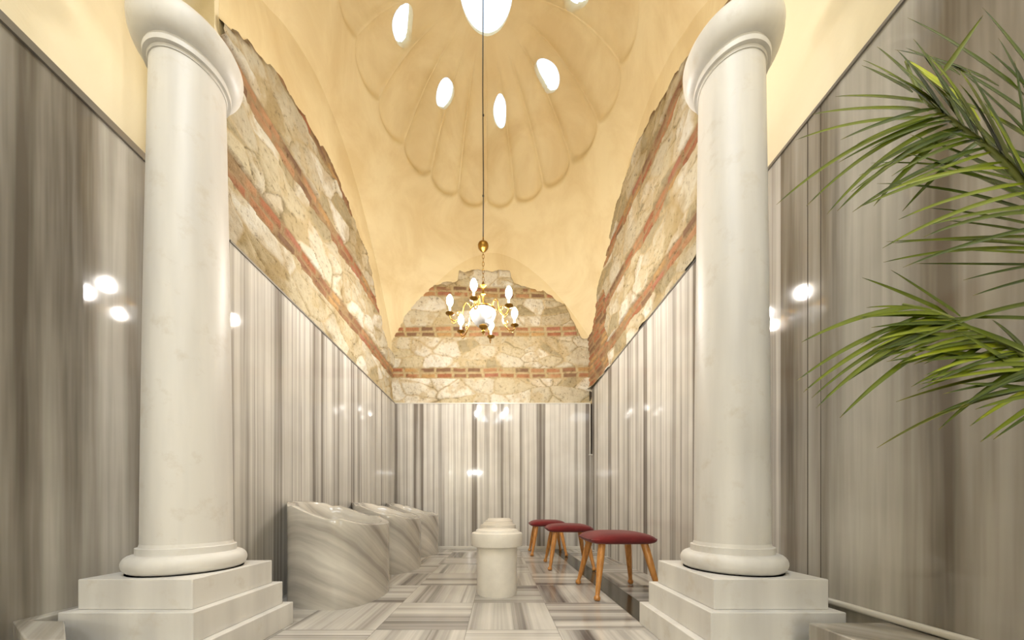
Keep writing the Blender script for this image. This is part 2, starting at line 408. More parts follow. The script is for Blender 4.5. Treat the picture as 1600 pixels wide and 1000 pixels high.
def masonry(name, parent, to3d, u0, u1, z0, z1, outline, seed, brick_zone=None, d=0.0100, dirty=1.0, bulge=None):
    nu, nz = int((u1 - u0) / d) + 1, int((z1 - z0) / d) + 1
    U, Z = np.meshgrid(np.linspace(u0, u1, nu), np.linspace(z0, z1, nz), indexing='ij')
    r = np.random.default_rng(seed)
    Zw = Z + (fbm(U, Z, 1.3, seed) - 0.5) * 0.07
    Uw = U + (fbm(U, Z, 4, seed + 5) - 0.5) * 0.10; Zv = Z + (fbm(U, Z, 4, seed + 9) - 0.5) * 0.08
    # stones: anisotropic cells
    n = int((u1 - u0) * (z1 - z0) / 0.055)
    pu = r.uniform(u0 - .2, u1 + .2, n); pz = r.uniform(z0 - .1, z1 + .1, n)
    D1 = np.full(U.shape, 9.0); D2 = np.full(U.shape, 9.0); ID = np.zeros(U.shape, int)
    for k in range(n):
        dd = np.hypot((Uw - pu[k]) / 1.7, (Zv - pz[k]))
        c = dd < D1
        D2 = np.where(c, D1, np.minimum(D2, dd)); ID = np.where(c, k, ID); D1 = np.where(c, dd, D1)
    edge = np.clip((D2 - D1) / 0.03, 0, 1)
    edge = edge * np.clip((fbm(U, Z, 7, seed + 31) - 0.30) * 6, 0.25, 1)
    tone = r.integers(0, len(STONES), n); off = r.uniform(-.010, .014, n)
    col = STONES[tone[ID]] * (0.95 + 0.15 * fbm(U, Z, 9, seed + 2))[..., None]
    sm = (edge ** 0.7)[..., None]
    col = MORT * (1 - sm) + col * sm
    H = off[ID] * edge + (fbm(U, Z, 6, seed + 3, 5) - 0.5) * 0.06 + edge * 0.008
    crack = np.clip(1 - (D2 - D1) / 0.006, 0, 1) * (fbm(U, Z, 3, seed + 77) > 0.55)
    col = col * (1 - 0.5 * crack[..., None]); H = H - 0.012 * crack
    st = np.clip((fbm(U, Z, 2.6, seed + 50) - 0.60) * 6, 0, 0.55)[..., None] * dirty
    col = col * (1 - st) + col * np.array([0.62, 0.50, 0.29]) * st
    # brick courses
    def courses(zb, nrow, mask_extra, hgt=0.083):
        nonlocal col, H
        t = (Zw - zb) / hgt; row = np.floor(t); ft = t - row
        inb = (t > 0) & (t < nrow) & mask_extra
        L = 0.235
        uu = U / L + 0.5 * (row % 2) + (vnoise(row, row, 1.0, seed) * 3) + (fbm(U, Z, 3, seed + 4) - .5) * .25
        bi = np.floor(uu); fu = uu - bi
        gap_u, gap_z = 0.06, 0.13
        e = np.minimum(np.minimum(fu, 1 - fu) / gap_u, np.minimum(ft, 1 - ft) / gap_z)
        e = np.clip(e - 0.9 + (fbm(U, Z, 16, seed + 8) - .5) * 0.9, 0, 1)
        hs = np.sin(bi * 12.9898 + row * 78.233 + seed + zb * 37) * 43758.5453; hs = hs - np.floor(hs)
        bc = BRICKS[(hs * len(BRICKS)).astype(int) % len(BRICKS)] * (0.8 + 0.4 * fbm(U, Z, 12, seed + 6))[..., None]
        cover = np.clip((fbm(U, Z, 3.3, seed + 12) - 0.66) * 12, 0, 1)          # mortar smeared over bricks
        e2 = (e * (1 - cover))[..., None]
        cm = MORT * 0.95 if dirty < 0.5 else MORT * 0.45 + np.array(lin(150, 104, 66)[:3]) * 0.55
        c = cm * (1 - e2) + bc * e2
        hh = (e - 1) * 0.014 + (hs - .5) * 0.012 + (fbm(U, Z, 14, seed + 13) - .5) * .012
        m = inb[..., None]
        col = np.where(m, c, col); H = np.where(inb, hh, H)
    for zb in (2.575, 3.195, 3.785): courses(zb, 2, np.ones(U.shape, bool))
    if brick_zone is not None:
        bz = brick_zone(U, Z) + (fbm(U, Z, 4, seed + 40) - .5) * 0.25 > 0
        courses(z0, 60, bz, 0.078)
    # outline
    S = outline(U, Z) + (fbm(U, Z, 5, seed + 20) - 0.5) * 0.09 + (fbm(U, Z, 18, seed + 23) - 0.5) * 0.03
    k = np.clip(S / 0.022, -1, 1)
    rim = np.clip(1 - np.abs(S - 0.012) / 0.035, 0, 1) * np.clip((fbm(U, Z, 3, seed + 60) - .3) * 3, 0.15, 1)
    rim = (rim * dirty)[..., None]
    col = col * (1 - rim) + np.array(lin(122, 86, 42)[:3]) * rim
    H = np.where(k >= 0, (H + 0.018) * k, 0.03 * k)
    if bulge is not None: H = H + bulge(U, Z) * (k > 0)
    H = np.maximum(H, np.where(k > 0, 0.0015, -0.03))
    P = to3d(U, Z, H)
    verts = P.reshape(-1, 3)
    idx = np.arange(nu * nz).reshape(nu, nz)
    q = np.stack([idx[:-1, :-1], idx[1:, :-1], idx[1:, 1:], idx[:-1, 1:]], -1).reshape(-1, 4)
    Sf = S.reshape(-1); q = q[(Sf[q].max(axis=1) > -0.02)]
    used = np.zeros(nu * nz, bool); used[q.ravel()] = True
    mp = np.cumsum(used) - 1; verts = verts[used]; q = mp[q]
    me = bpy.data.meshes.new(name)
    me.from_pydata(verts.tolist(), [], q.tolist())
    ca = me.color_attributes.new('stone_colour', 'FLOAT_COLOR', 'POINT')
    cc = np.ones((len(verts), 4)); cc[:, :3] = np.clip(col, 0, 1).reshape(-1, 3)[used]
    ca.data.foreach_set('color', cc.ravel())
    o = link(name, me, M_masonry, parent, True); tag(o, kind='structure'); return o

def top_curve(pts):
    xs = np.array([p[0] for p in pts]); zs = np.array([p[1] for p in pts])
    def f(U, Z):
        return (np.interp(U, xs, zs) - Z) * 0.7
    return f
# left wall: u = y
oL = top_curve([(1.5, 3.1), (1.86, 3.42), (2.0, 3.58), (2.25, 3.72), (2.72, 3.93), (2.78, 3.86), (3.1, 3.95), (3.45, 3.92), (3.9, 3.68), (4.2, 3.50), (4.38, 3.22), (4.5, 3.05), (4.7, 2.98), (5, 2.95)])
masonry('exposed_masonry', W_left, lambda U, Z, H: np.stack([PXL + H + 0.0, U, Z], -1), YSTEP, PYB, ZL + .008, 4.15, oL, 3)
oR = top_curve([(1.4, 3.2), (1.9, 3.7), (2.34, 3.95), (2.55, 4.05), (2.85, 4.2), (3.25, 4.28), (3.65, 4.28), (4.1, 4.2), (4.4, 3.9), (4.6, 3.5), (4.75, 3.25), (5, 3.15)])
masonry('exposed_masonry', W_right, lambda U, Z, H: np.stack([PXR - H, U, Z], -1), 1.9, PYB, ZR + .01, 4.45, oR, 8,
        brick_zone=lambda U, Z: np.minimum((U - 4.12 + (Z - 2.5) * -0.25), 3.5 - Z), bulge=lambda U, Z: np.clip((U - 4.3) / .6, 0, 1) * 0.05)
oB = top_curve([(-1.7, 3.2), (-1.57, 3.26), (-1.50, 3.45), (-1.33, 3.74), (-1.1, 3.9), (-.95, 3.96), (-.62, 4.04), (-.60, 4.18), (.17, 4.18), (.22, 4.03), (.68, 3.90), (1.01, 3.66), (1.17, 3.35), (1.25, 3.2), (1.5, 3.15)])
masonry('exposed_masonry', W_back, lambda U, Z, H: np.stack([U, PYB - H, Z], -1), PXL, PXR, ZB + .008, 4.3, oB, 21, dirty=0.35)

# ------------------------------------------------------------------ dome on pendentives
CX, CY = -0.122, 3.12
AXP, AXN, AY = PXR + .03 - CX, CX - (PXL - .03), PYB + .03 - CY
NF = 20
def dome():
    NA, NR = NF * 26, 120
    psi = np.linspace(0, 2 * PI, NA, endpoint=False)[:, None]
    cu, su = np.cos(psi), np.sin(psi)
    rmax = 1 / np.maximum(np.abs(cu), np.abs(su))
    r0 = 0.165
    tt = np.linspace(0, 1, NR)[None, :]
    R = r0 + (rmax - r0) * tt
    rb = 0.88
    zb0 = 4.13 + 1.47 * math.sqrt(1 - rb * rb); sl = -1.47 * rb / math.sqrt(1 - rb * rb)
    s = np.minimum(np.abs(cu), np.abs(su)) / np.maximum(np.abs(cu), np.abs(su))
    kn = [(rb, zb0, sl), (1.0, 4.40, -3.35), (1.118, 4.01, -3.1), (1.293, 3.45, -3.35), (1.45, 2.90, -3.6)]
    zz = np.full(R.shape, zb0)
    for (ra_, za, ma), (rc_, zc_, mc) in zip(kn[:-1], kn[1:]):      # smooth pendentive profile
        L = rc_ - ra_; q = np.clip((R - ra_) / L, 0, 1)
        hz = (2 * q ** 3 - 3 * q ** 2 + 1) * za + (q ** 3 - 2 * q ** 2 + q) * ma * L + (-2 * q ** 3 + 3 * q ** 2) * zc_ + (q ** 3 - q ** 2) * mc * L
        zz = np.where(R >= ra_, hz, zz)
    k = np.clip((R - rb) / 0.53, 0, 1)
    Zd = np.where(R < rb, 4.13 + 1.47 * np.sqrt(np.clip(1 - R ** 2, 0, 1)), zz)
    X = R * cu * np.where(cu > 0, AXP, AXN); Y = R * su * AY
    # flutes
    ph = (psi - (PI / 2 + math.radians(2.4))) / (2 * PI) * NF
    f = ph - np.floor(ph); cid = np.floor(ph) % NF
    h = np.abs(2 * f - 1)
    jit = np.sin(cid * 12.9 + 3) * 0.018
    bot = 0.838 + jit - 0.042 * (1 - np.sqrt(np.clip(1 - h ** 2, 0, 1)))
    e_bot = 1 / (1 + np.exp(-(bot - R) / 0.004))
    e_top = np.clip((R - 0.22) / 0.3, 0, 1); e_top = e_top * e_top * (3 - 2 * e_top)
    d = 0.058 * np.sqrt(np.clip(1 - h ** 2.2, 0, 1)) * e_bot * e_top
    d = d + (fbm(X + 5, Y + 5, 1.7, 4, 4) - .5) * 0.02 * np.clip(1 - k * 1.2, 0, 1) + (fbm(X + 9, Y + 2, 6, 9, 3) - .5) * 0.006
    Zc = Zd - 4.0
    P = np.stack([CX + X * (1 + d), CY + Y * (1 + d), 4.0 + Zc * (1 + d)], -1)
    return P
P = dome(); NA, NR = P.shape[:2]
def sky_hit(px, py):      # where the line of sight of a light well meets the dome
    a, b2 = (px - 779) / F_PX, (790 - py) / F_PX
    e = np.abs(P[..., 0] / P[..., 1] - a) + np.abs((P[..., 2] - CAM_H) / P[..., 1] - b2)
    i = np.unravel_index(np.argmin(e), e.shape); return Vector(P[i])
holes = []
for (px, py, ra, rr, tilt) in ((629, 37, .105, .135, -.35), (695, 146, .085, .14, .1), (781, 174, .085, .14, 0), (857, 118, .105,   .14, -.12), (900, -13, .09, .13, .2)):
    c = sky_hit(px, py); c0 = Vector((CX, CY, 4.0)); n = (c - c0).normalized()
    rad = (Vector((c.x - CX, c.y - CY, 0))).normalized(); ta = rad.cross(Vector((0, 0, 1))).normalized(); tb = n.cross(ta).normalized()
    ta2 = ta * math.cos(tilt) + tb * math.sin(tilt); tb2 = -ta * math.sin(tilt) + tb * math.cos(tilt)
    holes.append((c, n, ta2, tb2, ra, rr))
def build_dome():
    V = P.reshape(-1, 3).copy(); idx = np.arange(NA * NR).reshape(NA, NR)
    nx = np.roll(idx, -1, axis=0)
    q = np.stack([idx[:, :-1], nx[:, :-1], nx[:, 1:], idx[:, 1:]], -1).reshape(-1, 4)
    keep = np.ones(len(q), bool)
    for hi, (c, n, ta, tb, ra, rr) in enumerate(holes):
        D = V - np.array(c); a = D @ np.array(ta) / ra; bb = D @ np.array(tb) / rr
        near = np.abs(D @ np.array(n)) < 0.3
        ang = np.arctan2(bb, a)
        shape = 1 + 0.10 * np.sin(ang * 2 + hi * 1.7) + 0.05 * np.sin(ang * 3 + hi * 2.3)     # irregular hand-cut openings
        qq = np.hypot(a, bb) / shape; qq[~near] = 9
        inside = qq[q].mean(axis=1) < 1
        dele = np.zeros(len(V), bool); dele[q[inside].ravel()] = True
        kept = np.zeros(len(V), bool); kept[q[~inside].ravel()] = True
        bd = dele & kept
        sc = (1 / qq[bd] - 1)[:, None]
        V[bd] += sc * (a[bd, None] * ra * np.array(ta) + bb[bd, None] * rr * np.array(tb))
        keep &= ~inside
    bm = bmesh.new()
    used = np.zeros(len(V), bool); used[q[keep].ravel()] = True
    vm = {}
    for i in np.nonzero(used)[0]: vm[int(i)] = bm.verts.new(V[i])
    for f in q[keep]:
        bm.faces.new([vm[int(i)] for i in f])
    bm.verts.ensure_lookup_table(); bm.edges.ensure_lookup_table()
    # reveals through the thickness of the dome
    be = [e for e in bm.edges if len(e.link_faces) == 1]
    panes = []
    ring_groups = [[] for _ in range(len(holes) + 1)]
    for e in be:
        mid = (e.verts[0].co + e.verts[1].co) / 2
        dc = math.hypot(mid.x - CX, mid.y - CY)
        if dc < 0.4: ring_groups[0].append(e); continue
        for hi, hh in enumerate(holes):
            if (mid - hh[0]).length < 0.25: ring_groups[hi + 1].append(e); break
    for gi, es in enumerate(ring_groups):
        if not es: panes.append(None); continue
        dirv = Vector((0, 0, 0.05)) if gi == 0 else holes[gi - 1][1] * 0.10
        r = bmesh.ops.extrude_edge_only(bm, edges=es)
        nv = [v for v in r['geom'] if isinstance(v, bmesh.types.BMVert)]
        for v in nv: v.co += dirv
        cen = sum((v.co for v in nv), Vector()) / len(nv)
        for v in nv: v.co = cen + (v.co - cen) * 1.04
        panes.append((cen, dirv.normalized(), max((v.co - cen).length for v in nv)))
    me = bpy.data.meshes.new('ceiling'); bm.to_mesh(me); bm.free()
    o = link('ceiling', me, M_plaster, None, True); me.set_sharp_from_angle(angle=math.radians(50)); tag(o, kind='structure')
    return panes
panes = build_dome()
for i, pn in enumerate(panes):
    if pn is None: continue
    cen, n, rad = pn
    bm = bmesh.new(); M = Matrix.Translation(cen) @ n.to_track_quat('Z', 'Y').to_matrix().to_4x4()
    lathe(bm, [(rad * 1.05, -.002), (rad * 1.05, 0.0), (rad * .8, .03 if i else .09), (rad * .4, .05 if i else .16), (0.002, .055 if i else .18)], 40, M=M)
    struct('window_%d' % (i + 1), bm, M_pane, smooth=True)
# wall over the opening between lobby and domed room, lobby ceiling
b = bmesh.new(); box(b, -2.3, 1.75, 1.20, 1.36, 4.3, 5.9); box(b, -2.3, -1.6, 1.2, 1.36, 3.05, 4.3); box(b, -2.3, 1.75, -1.0, 1.2, 4.3, 4.5); box(b, -5.2, 5.2, YLOB, -1.0, 4.3, 4.5); struct('ceiling_front', b, M_plaster_near)

# ------------------------------------------------------------------ ledges by the walls in front of the columns
b = bmesh.new(); 
pl = [(-1.788, 1.20), (-1.50, 1.035), (-1.37, 1.035), (-1.60, 1.205), (-1.735, 1.21), (-1.735, 1.45), (-1.788, 1.45)]
lo = [b.verts.new((x, y, 0)) for x, y in pl]; hi = [b.verts.new((x, y, .225)) for x, y in pl]
b.faces.new(lo[::-1]); b.faces.new(hi)
for i in range(len(pl)): b.faces.new((lo[i], lo[(i + 1) % len(pl)], hi[(i + 1) % len(pl)], hi[i]))
o = obj('marble_ledge', b, M_panel_near, bevel=.006); tag(o, 'low grey marble ledge against the left wall beside the column pedestal', 'ledge')
b = bmesh.new(); box(b, 1.1, XR, -.4, 1.16, 0, .235)
o = obj('marble_ledge', b, M_panel_near, bevel=.006); tag(o, 'low grey marble ledge along the right wall in front of the column pedestal', 'ledge')
b = bmesh.new(); box(b, XR - .022, XR, -.4, 1.7, .237, .262); o = struct('baseboard_right', b, M_base, bevel=.008)

# ------------------------------------------------------------------ columns
def column(x, y, rb, rt, rtor, rcap, label):
    t = empty('column', (x, y, 0)); tag(t, label, 'column', None)
    st = 0.12
    for k, hw in enumerate((0.295, 0.26, 0.226)):
        bm = bmesh.new(); box(bm, -hw, hw, -hw, hw, st * k, st * (k + 1)); obj('pedestal_step', bm, M_col, t, bevel=.004)
    z = 3 * st
    bm = bmesh.new(); pr = [(rtor - .012, z)]
    for i in range(11):
        a = -PI / 2 + PI * i / 10 * 0.93; pr.append((rtor - .036 + .036 * math.cos(a), z + .040 + .040 * math.sin(a)))
    pr += [(rb + .014, z + .080), (rb + .014, z + .108), (rb + .004, z + .110), (rb, z + .125)]
    lathe(bm, pr, 96); obj('base_moulding', bm, M_col, t, smooth=True, angle=40)
    bm = bmesh.new(); pr = []
    z0, z1 = z + .108, 2.60
    for i in range(25):
        k = i / 24; pr.append((rb + (rt - rb) * (k ** 1.4), z0 + (z1 - z0) * k))
    lathe(bm, pr, 96); obj('shaft', bm, M_col, t, smooth=True, angle=40)
    bm = bmesh.new(); pr = [(rt * .8, 2.585), (rt + .004, 2.59), (rt + .006, 2.602), (rt + .018, 2.604), (rt + .020, 2.622), (rt + .012, 2.634), (rt + .014, 2.640)]
    for i in range(1, 13):
        a = i / 12 * PI / 2
        pr.append((rt + .014 + (rcap - rt - .014) * math.sin(a) ** 1.1, 2.640 + .085 * (1 - math.cos(a))))
    pr += [(rcap + .001, 2.735), (rcap - .006, 2.75), (rcap - .02, 2.758), (rcap - .05, 2.76)]
    lathe(bm, pr, 96); obj('capital', bm, M_col, t, smooth=True, angle=40)
    return t
column(-1.43, 1.51, .158, .131, .213, .197, 'thick white marble column on the left, its stepped pedestal beside the marble basins')
column(1.073, 1.51, .147, .127, .204, .192, 'white marble column on the right, its stepped pedestal hiding a leg of the nearest red stool')

# ------------------------------------------------------------------ marble basins
def basin():
    plan = [(-1.55, 2.43), (-1.44, 2.22), (-1.335, 2.10), (-1.15, 2.03), (-1.0, 2.035), (-.90, 2.11), (-.845, 2.25), (-.828, 2.40), (-.85, 2.54), (-.92, 2.67), (-1.05, 2.75), (-1.3, 2.77), (-1.46, 2.72), (-1.55, 2.62)]
    pts = catmull([(x, y, 0) for x, y in plan], 7, True)
    n = len(pts)
    for p in pts: p.x = max(p.x, XL + .003)
    zx = [(-1.56, .690), (-1.44, .672), (-1.38, .645), (-1.335, .652), (-1.2, .605), (-1.08, .566), (-.99, .568), (-.92, .540), (-.86, .522), (-.8, .520)]
    zr = lambda x: float(np.interp(x, [a for a, _ in zx], [c for _, c in zx]))
    cen = Vector((-1.17, 2.40, 0))
    bm = bmesh.new()
    def ring(s, zf, off=0.0):
        out = []
        for p in pts:
            v = cen + (p - cen) * s
            if off: v = v + (p - cen).normalized() * off
            out.append(bm.verts.new((v.x + 1.17, v.y - 2.40, zf(v.x))))
        return out
    levels = [(1.0, 0, lambda x: 0)]
    for k in range(1, 9):
        levels.append((1.0, 0, (lambda kk: (lambda x: zr(x) * kk / 9 ))(k)))
    levels += [(1.0, 0, lambda x: zr(x) - .010), (0.995, 0, lambda x: zr(x) - .003), (0.98, 0, lambda x: zr(x)), (0.90, 0, lambda x: zr(x) - .001), (0.84, 0, lambda x: zr(x) - .003),
               (0.815, 0, lambda x: zr(x) - .015), (0.79, 0, lambda x: zr(x) - .06), (0.72, 0, lambda x: .42), (0.6, 0, lambda x: .36), (0.4, 0, lambda x: .32), (0.15, 0, lambda x: .30)]
    rings = [ring(s, f, o2) for s, o2, f in levels]
    for a, b2 in zip(rings[:-1], rings[1:]):
        for i in range(n):
            j = (i + 1) % n; bm.faces.new((a[i], a[j], b2[j], b2[i]))
    bm.faces.new(rings[0][::-1]); bm.faces.new(rings[-1])
    o = obj('wash_basin', bm, M_basin, smooth=True, angle=38); o.location = (-1.17, 2.40, 0); return o
bs0 = basin()
for k, lb in enumerate(('nearest grey marble wash basin with a wavy rim, right behind the left column pedestal', 'middle of the three grey marble wash basins along the left wall', 'farthest marble wash basin, by the back wall on the left')):
    o = bs0 if k == 0 else bs0.copy()
    if k: C.objects.link(o)
    o.location = (-1.17, 2.40 + 1.03 * k, 0); tag(o, lb, 'basin', 'marble wash basins along the left wall')

# ------------------------------------------------------------------ round marble stools
def stone_stool():
    t = empty('stone_stool', (0, 0, 0))
    bm = bmesh.new(); lathe(bm, [(.146, 0), (.148, .01), (.147, .2), (.150, .35), (.149, .362)], 64); obj('pedestal', bm, M_stool, t, smooth=True, angle=40)
    bm = bmesh.new(); lathe(bm, [(.150, .350), (.176, .352), (.185, .358), (.188, .37), (.189, .41), (.188, .442), (.184, .450), (.176, .453), (.163, .4545), (.158, .459), (.155, .470), (.148, .4755), (.06, .478), (.003, .478)], 64)
    obj('seat', bm, M_stool, t, smooth=True, angle=40); return t
s0 = stone_stool()
for k, (x, y, lb) in enumerate(((-.012, 2.43, 'nearest round cream stone stool in the middle of the floor'), (-.006, 3.46, 'second round stone stool, directly behind the nearest one'), (.006, 4.49, 'farthest round stone stool, in front of the back wall'))):
    o = s0 if k == 0 else copy_tree(s0)
    o.location = (x, y, 0); tag(o, lb, 'stool', 'round stone stools in the central row')

# ------------------------------------------------------------------ red upholstered stools
def red_stool():
    t = empty('upholstered_stool', (0, 0, 0))
    bm = bmesh.new(); a, bq = .243, .220; nth, nph = 64, 18
    rings = []
    def sgnp(v, e): return math.copysign(abs(v) ** e, v)
    for j in range(1, nph):
        ph = -PI / 2 + PI * j / nph; ring = []
        cz, sz = math.cos(ph) ** 0.28, sgnp(math.sin(ph), 0.85)
        for i in range(nth):
            th = 2 * PI * i / nth
            x = a * cz * sgnp(math.cos(th), 0.34); y = bq * cz * sgnp(math.sin(th), 0.34)
            dome_k = 1 - 0.35 * ((x / a) ** 2 + (y / bq) ** 2) * 0.5
            z = .414 + (.047 * dome_k if sz > 0 else .040) * sz
            if sz > 0: z -= .020 * ((x / a) ** 4)
            ring.append(bm.verts.new((x, y, z)))
        rings.append(ring)
    for r1, r2 in zip(rings[:-1], rings[1:]):
        for i in range(nth):
            j = (i + 1) % nth; bm.faces.new((r1[i], r1[j], r2[j], r2[i]))
    bm.faces.new(rings[0][::-1]); bm.faces.new(rings[-1])
    obj('seat', bm, M_red, t, smooth=True)
    for sx in (-1, 1):
        for sy in (-1, 1):
            top = Vector((sx * .150, sy * .14, .392)); foot = Vector((sx * .222, sy * .248, 0.0))
            ax = top - foot; Ln = ax.length
            M = Matrix.Translation(foot) @ ax.to_track_quat('Z', 'Y').to_matrix().to_4x4()
            bm = bmesh.new()
            lathe(bm, [(.010, .002), (.019, .006), (.0225, .018), (.0210, .030), (.0145, .038), (.0148, .046), (.0180, .12), (.0225, .22), (.0255, .30), (.0265, Ln)], 24, M=M)
            obj('leg', bm, M_wood, t, smooth=True, angle=50)
    return t
r0 = red_stool()
for k, (x, y, rz, lb) in enumerate(((.885, 2.47, .02, 'nearest red upholstered stool with four splayed wooden legs, partly behind the right pedestal'), (.745, 3.50, -.05, 'middle red upholstered stool with wooden legs, between the other two'), (.655, 4.42, -.03, 'farthest and smallest looking red stool, close to the back wall'))):
    o = r0 if k == 0 else copy_tree(r0)
    o.location = (x, y, 0); o.rotation_euler = (0, 0, rz); tag(o, lb, 'stool', 'red upholstered stools beside the drain channel')

# ------------------------------------------------------------------ chandeliers
def chandelier(bulb_m):
    """local z = 0 at the arm cups, axis at x=y=0"""
    t = empty('chandelier')
    # centre stem
    bm = bmesh.new(); lathe(bm, [(.004, .37), (.010, .365), (.012, .35), (.024, .335), (.034, .325), (.020, .312), (.011, .30), (.010, .27), (.022, .255), (.024, .245), (.011, .23), (.009, .15), (.016, .12), (.03, .10), (.055, .085), (.02, .075), (.01, .06), (.008, -.08), (.003, -.09)], 24)
    obj('stem', bm, M_brass, t, smooth=True, angle=50)
    bm = bmesh.new()
    for k in range(2):
        pr = [(.122, .072), (.130, .078), (.130, .088), (.122, .094), (.116, .084), (.122, .072)]
    lathe(bm, pr, 48, caps=False)
    for k in range(6):
        a = math.radians(-102 + 60 * k)
        tube(bm, [(0.012 * math.cos(a), .012 * math.sin(a), .082), (.12 * math.cos(a), .12 * math.sin(a), .082)], .004, 6)
    obj('ring', bm, M_brass, t, smooth=True, angle=50)
    bm = bmesh.new(); fl = lambda a: 1 + 0.02 * abs(math.sin(a * 14))
    lathe(bm, [(.122, .078), (.119, .055), (.108, .02), (.090, -.015), (.064, -.045), (.036, -.062), (.034, -.058), (.062, -.040), (.087, -.011), (.104, .022), (.115, .055), (.118, .078)], 112, flute=fl, caps=False)
    obj('glass_bowl', bm, M_bowl, t, smooth=True)
    bm = bmesh.new(); lathe(bm, [(.040, -.050), (.043, -.060), (.036, -.072), (.022, -.080), (.014, -.095), (.019, -.105), (.017, -.115), (.006, -.125), (.002, -.14)], 24)
    obj('finial', bm, M_brass, t, smooth=True, angle=50)
    # chain and ceiling ball
    bm = bmesh.new()
    for k in range(8):
        zc = .395 + k * .036; pts = []
        for i in range(17):
            a = 2 * PI * i / 16; u, v = .009 * math.cos(a), .023 * math.sin(a)
            pts.append((u, 0, zc + v) if k % 2 == 0 else (0, u, zc + v))
        tube(bm, pts, .0026, 6, caps=False)
    obj('chain', bm, M_brass, t, smooth=True)
    bm = bmesh.new(); lathe(bm, [(.004, .655), (.012, .662), (.03, .672), (.046, .695), (.050, .715), (.046, .730), (.036, .738), (.012, .742), (.008, .75), (.006, .79), (.002, .80)], 32, flute=lambda a: 1 + .04 * abs(math.sin(a * 6)))
    obj('canopy', bm, M_brass, t, smooth=True)
    for k in range(6):
        a = math.radians(-102 + 60 * k); ca, sa = math.cos(a), math.sin(a)
        P3 = lambda r, z: (r * ca, r * sa, z)
        bm = bmesh.new()
        path = catmull([P3(.118, .085), P3(.135, .125), P3(.165, .135), P3(.185, .105), P3(.195, .05), P3(.22, -.01), P3(.262, -.048), P3(.305, -.045), P3(.322, -.012), P3(.32, 0)], 6)
        tube(bm, path, [.0062 if i < len(path) * .5 else .0055 for i in range(len(path))], 8)
        tube(bm, catmull([P3(.20, .03), P3(.235, .04), P3(.25, .015), P3(.235, 0), P3(.225, .015)], 5), .0035, 6)
        tube(bm, catmull([P3(.26, -.048), P3(.275, -.075), P3(.30, -.072), P3(.302, -.055)], 5), .0035, 6)
        arm = obj('arm', bm, M_brass, t, smooth=True)
        M = Matrix.Translation(P3(.32, 0))
        bm = bmesh.new(); lathe(bm, [(.006, -.012), (.012, -.006), (.036, .002), (.040, .008), (.036, .009), (.014, .006), (.012, .02), (.012, .022)], 24, M=M)
        obj('drip_cup', bm, M_brass, arm, smooth=True, angle=50)
        bm = bmesh.new(); lathe(bm, [(.0105, .018), (.0105, .075)], 16, M=M); obj('candle_sleeve', bm, M_candle, arm, smooth=True, angle=50)
        bm = bmesh.new(); lathe(bm, [(.008, .076), (.015, .082), (.026, .10), (.031, .122), (.027, .148), (.015, .170), (.003, .184)], 12, M=M)
        obj('bulb', bm, bulb_m, arm, smooth=True)
    return t
ZCUP = 2.42
ch = chandelier(M_bulb); ch.location = (-.147, CY, ZCUP)
tag(ch, 'brass chandelier with six lit bulbs and a white glass bowl hanging under the dome', 'chandelier')
bm = bmesh.new(); tube(bm, [(0, 0, .795), (.002, 0, 1.3), (-.004, 0, 2.2), (0, 0, 3.27)], .0052, 8)
for zz in (1.18, 1.95): lathe(bm, [(.003, zz), (.009, zz + .006), (.009, zz + .016), (.003, zz + .022)], 10)
obj('cord', bm, M_cord, ch, smooth=True)
# the lobby lamps behind the photographer (they show as reflections in the marble)
lob = chandelier(M_bulb_lobby)
for k, (x, y, z, lb) in enumerate(((-3.1, -8.0, 2.3, 'brass lobby chandelier behind the photographer, left of the entrance axis'), (3.2, -8.2, 2.3, 'brass lobby chandelier behind the photographer, right of the entrance axis'), (-1.3, -8.0, 2.3, 'brass lobby chandelier farthest behind the photographer'))):
    o = lob if k == 0 else copy_tree(lob)
    o.location = (x, y, z); tag(o, lb, 'chandelier', 'lobby chandeliers')
for o in [x for x in SC.objects if x.name.startswith('chandelier') and x.parent is None and x is not ch]:
    bm = bmesh.new(); tube(bm, [(0, 0, .795), (0, 0, 2.0)], .004, 8); obj('cord', bm, M_cord, o)

M_fill_lamp = emit('fill_lamp_glow', (0.90, 0.95, 1.0, 1), 5.8)  # unseen fill lights added behind the camera to brighten the column fronts
for k, (y, lb) in enumerate(((-.55, 'unseen round fill light above the camera, added to brighten the column fronts'), (-3.6, 'unseen round fill light in the middle of the lobby, added for frontal light'))):
    t = empty('added_fill_light', (-.2, y, 4.3)); tag(t, lb, 'fill light', 'added lobby fill lights')
    bm = bmesh.new(); lathe(bm, [(.80, 0), (.82, -.02), (.82, -.07), (.79, -.075), (.78, -.05)], 64, caps=False); obj('frame', bm, M_strip, t, smooth=True, angle=40)
    bm = bmesh.new(); lathe(bm, [(.785, -.05), (.6, -.075), (.3, -.09), (.005, -.095)], 48, caps=False); obj('diffuser', bm, M_fill_lamp, t, smooth=True)

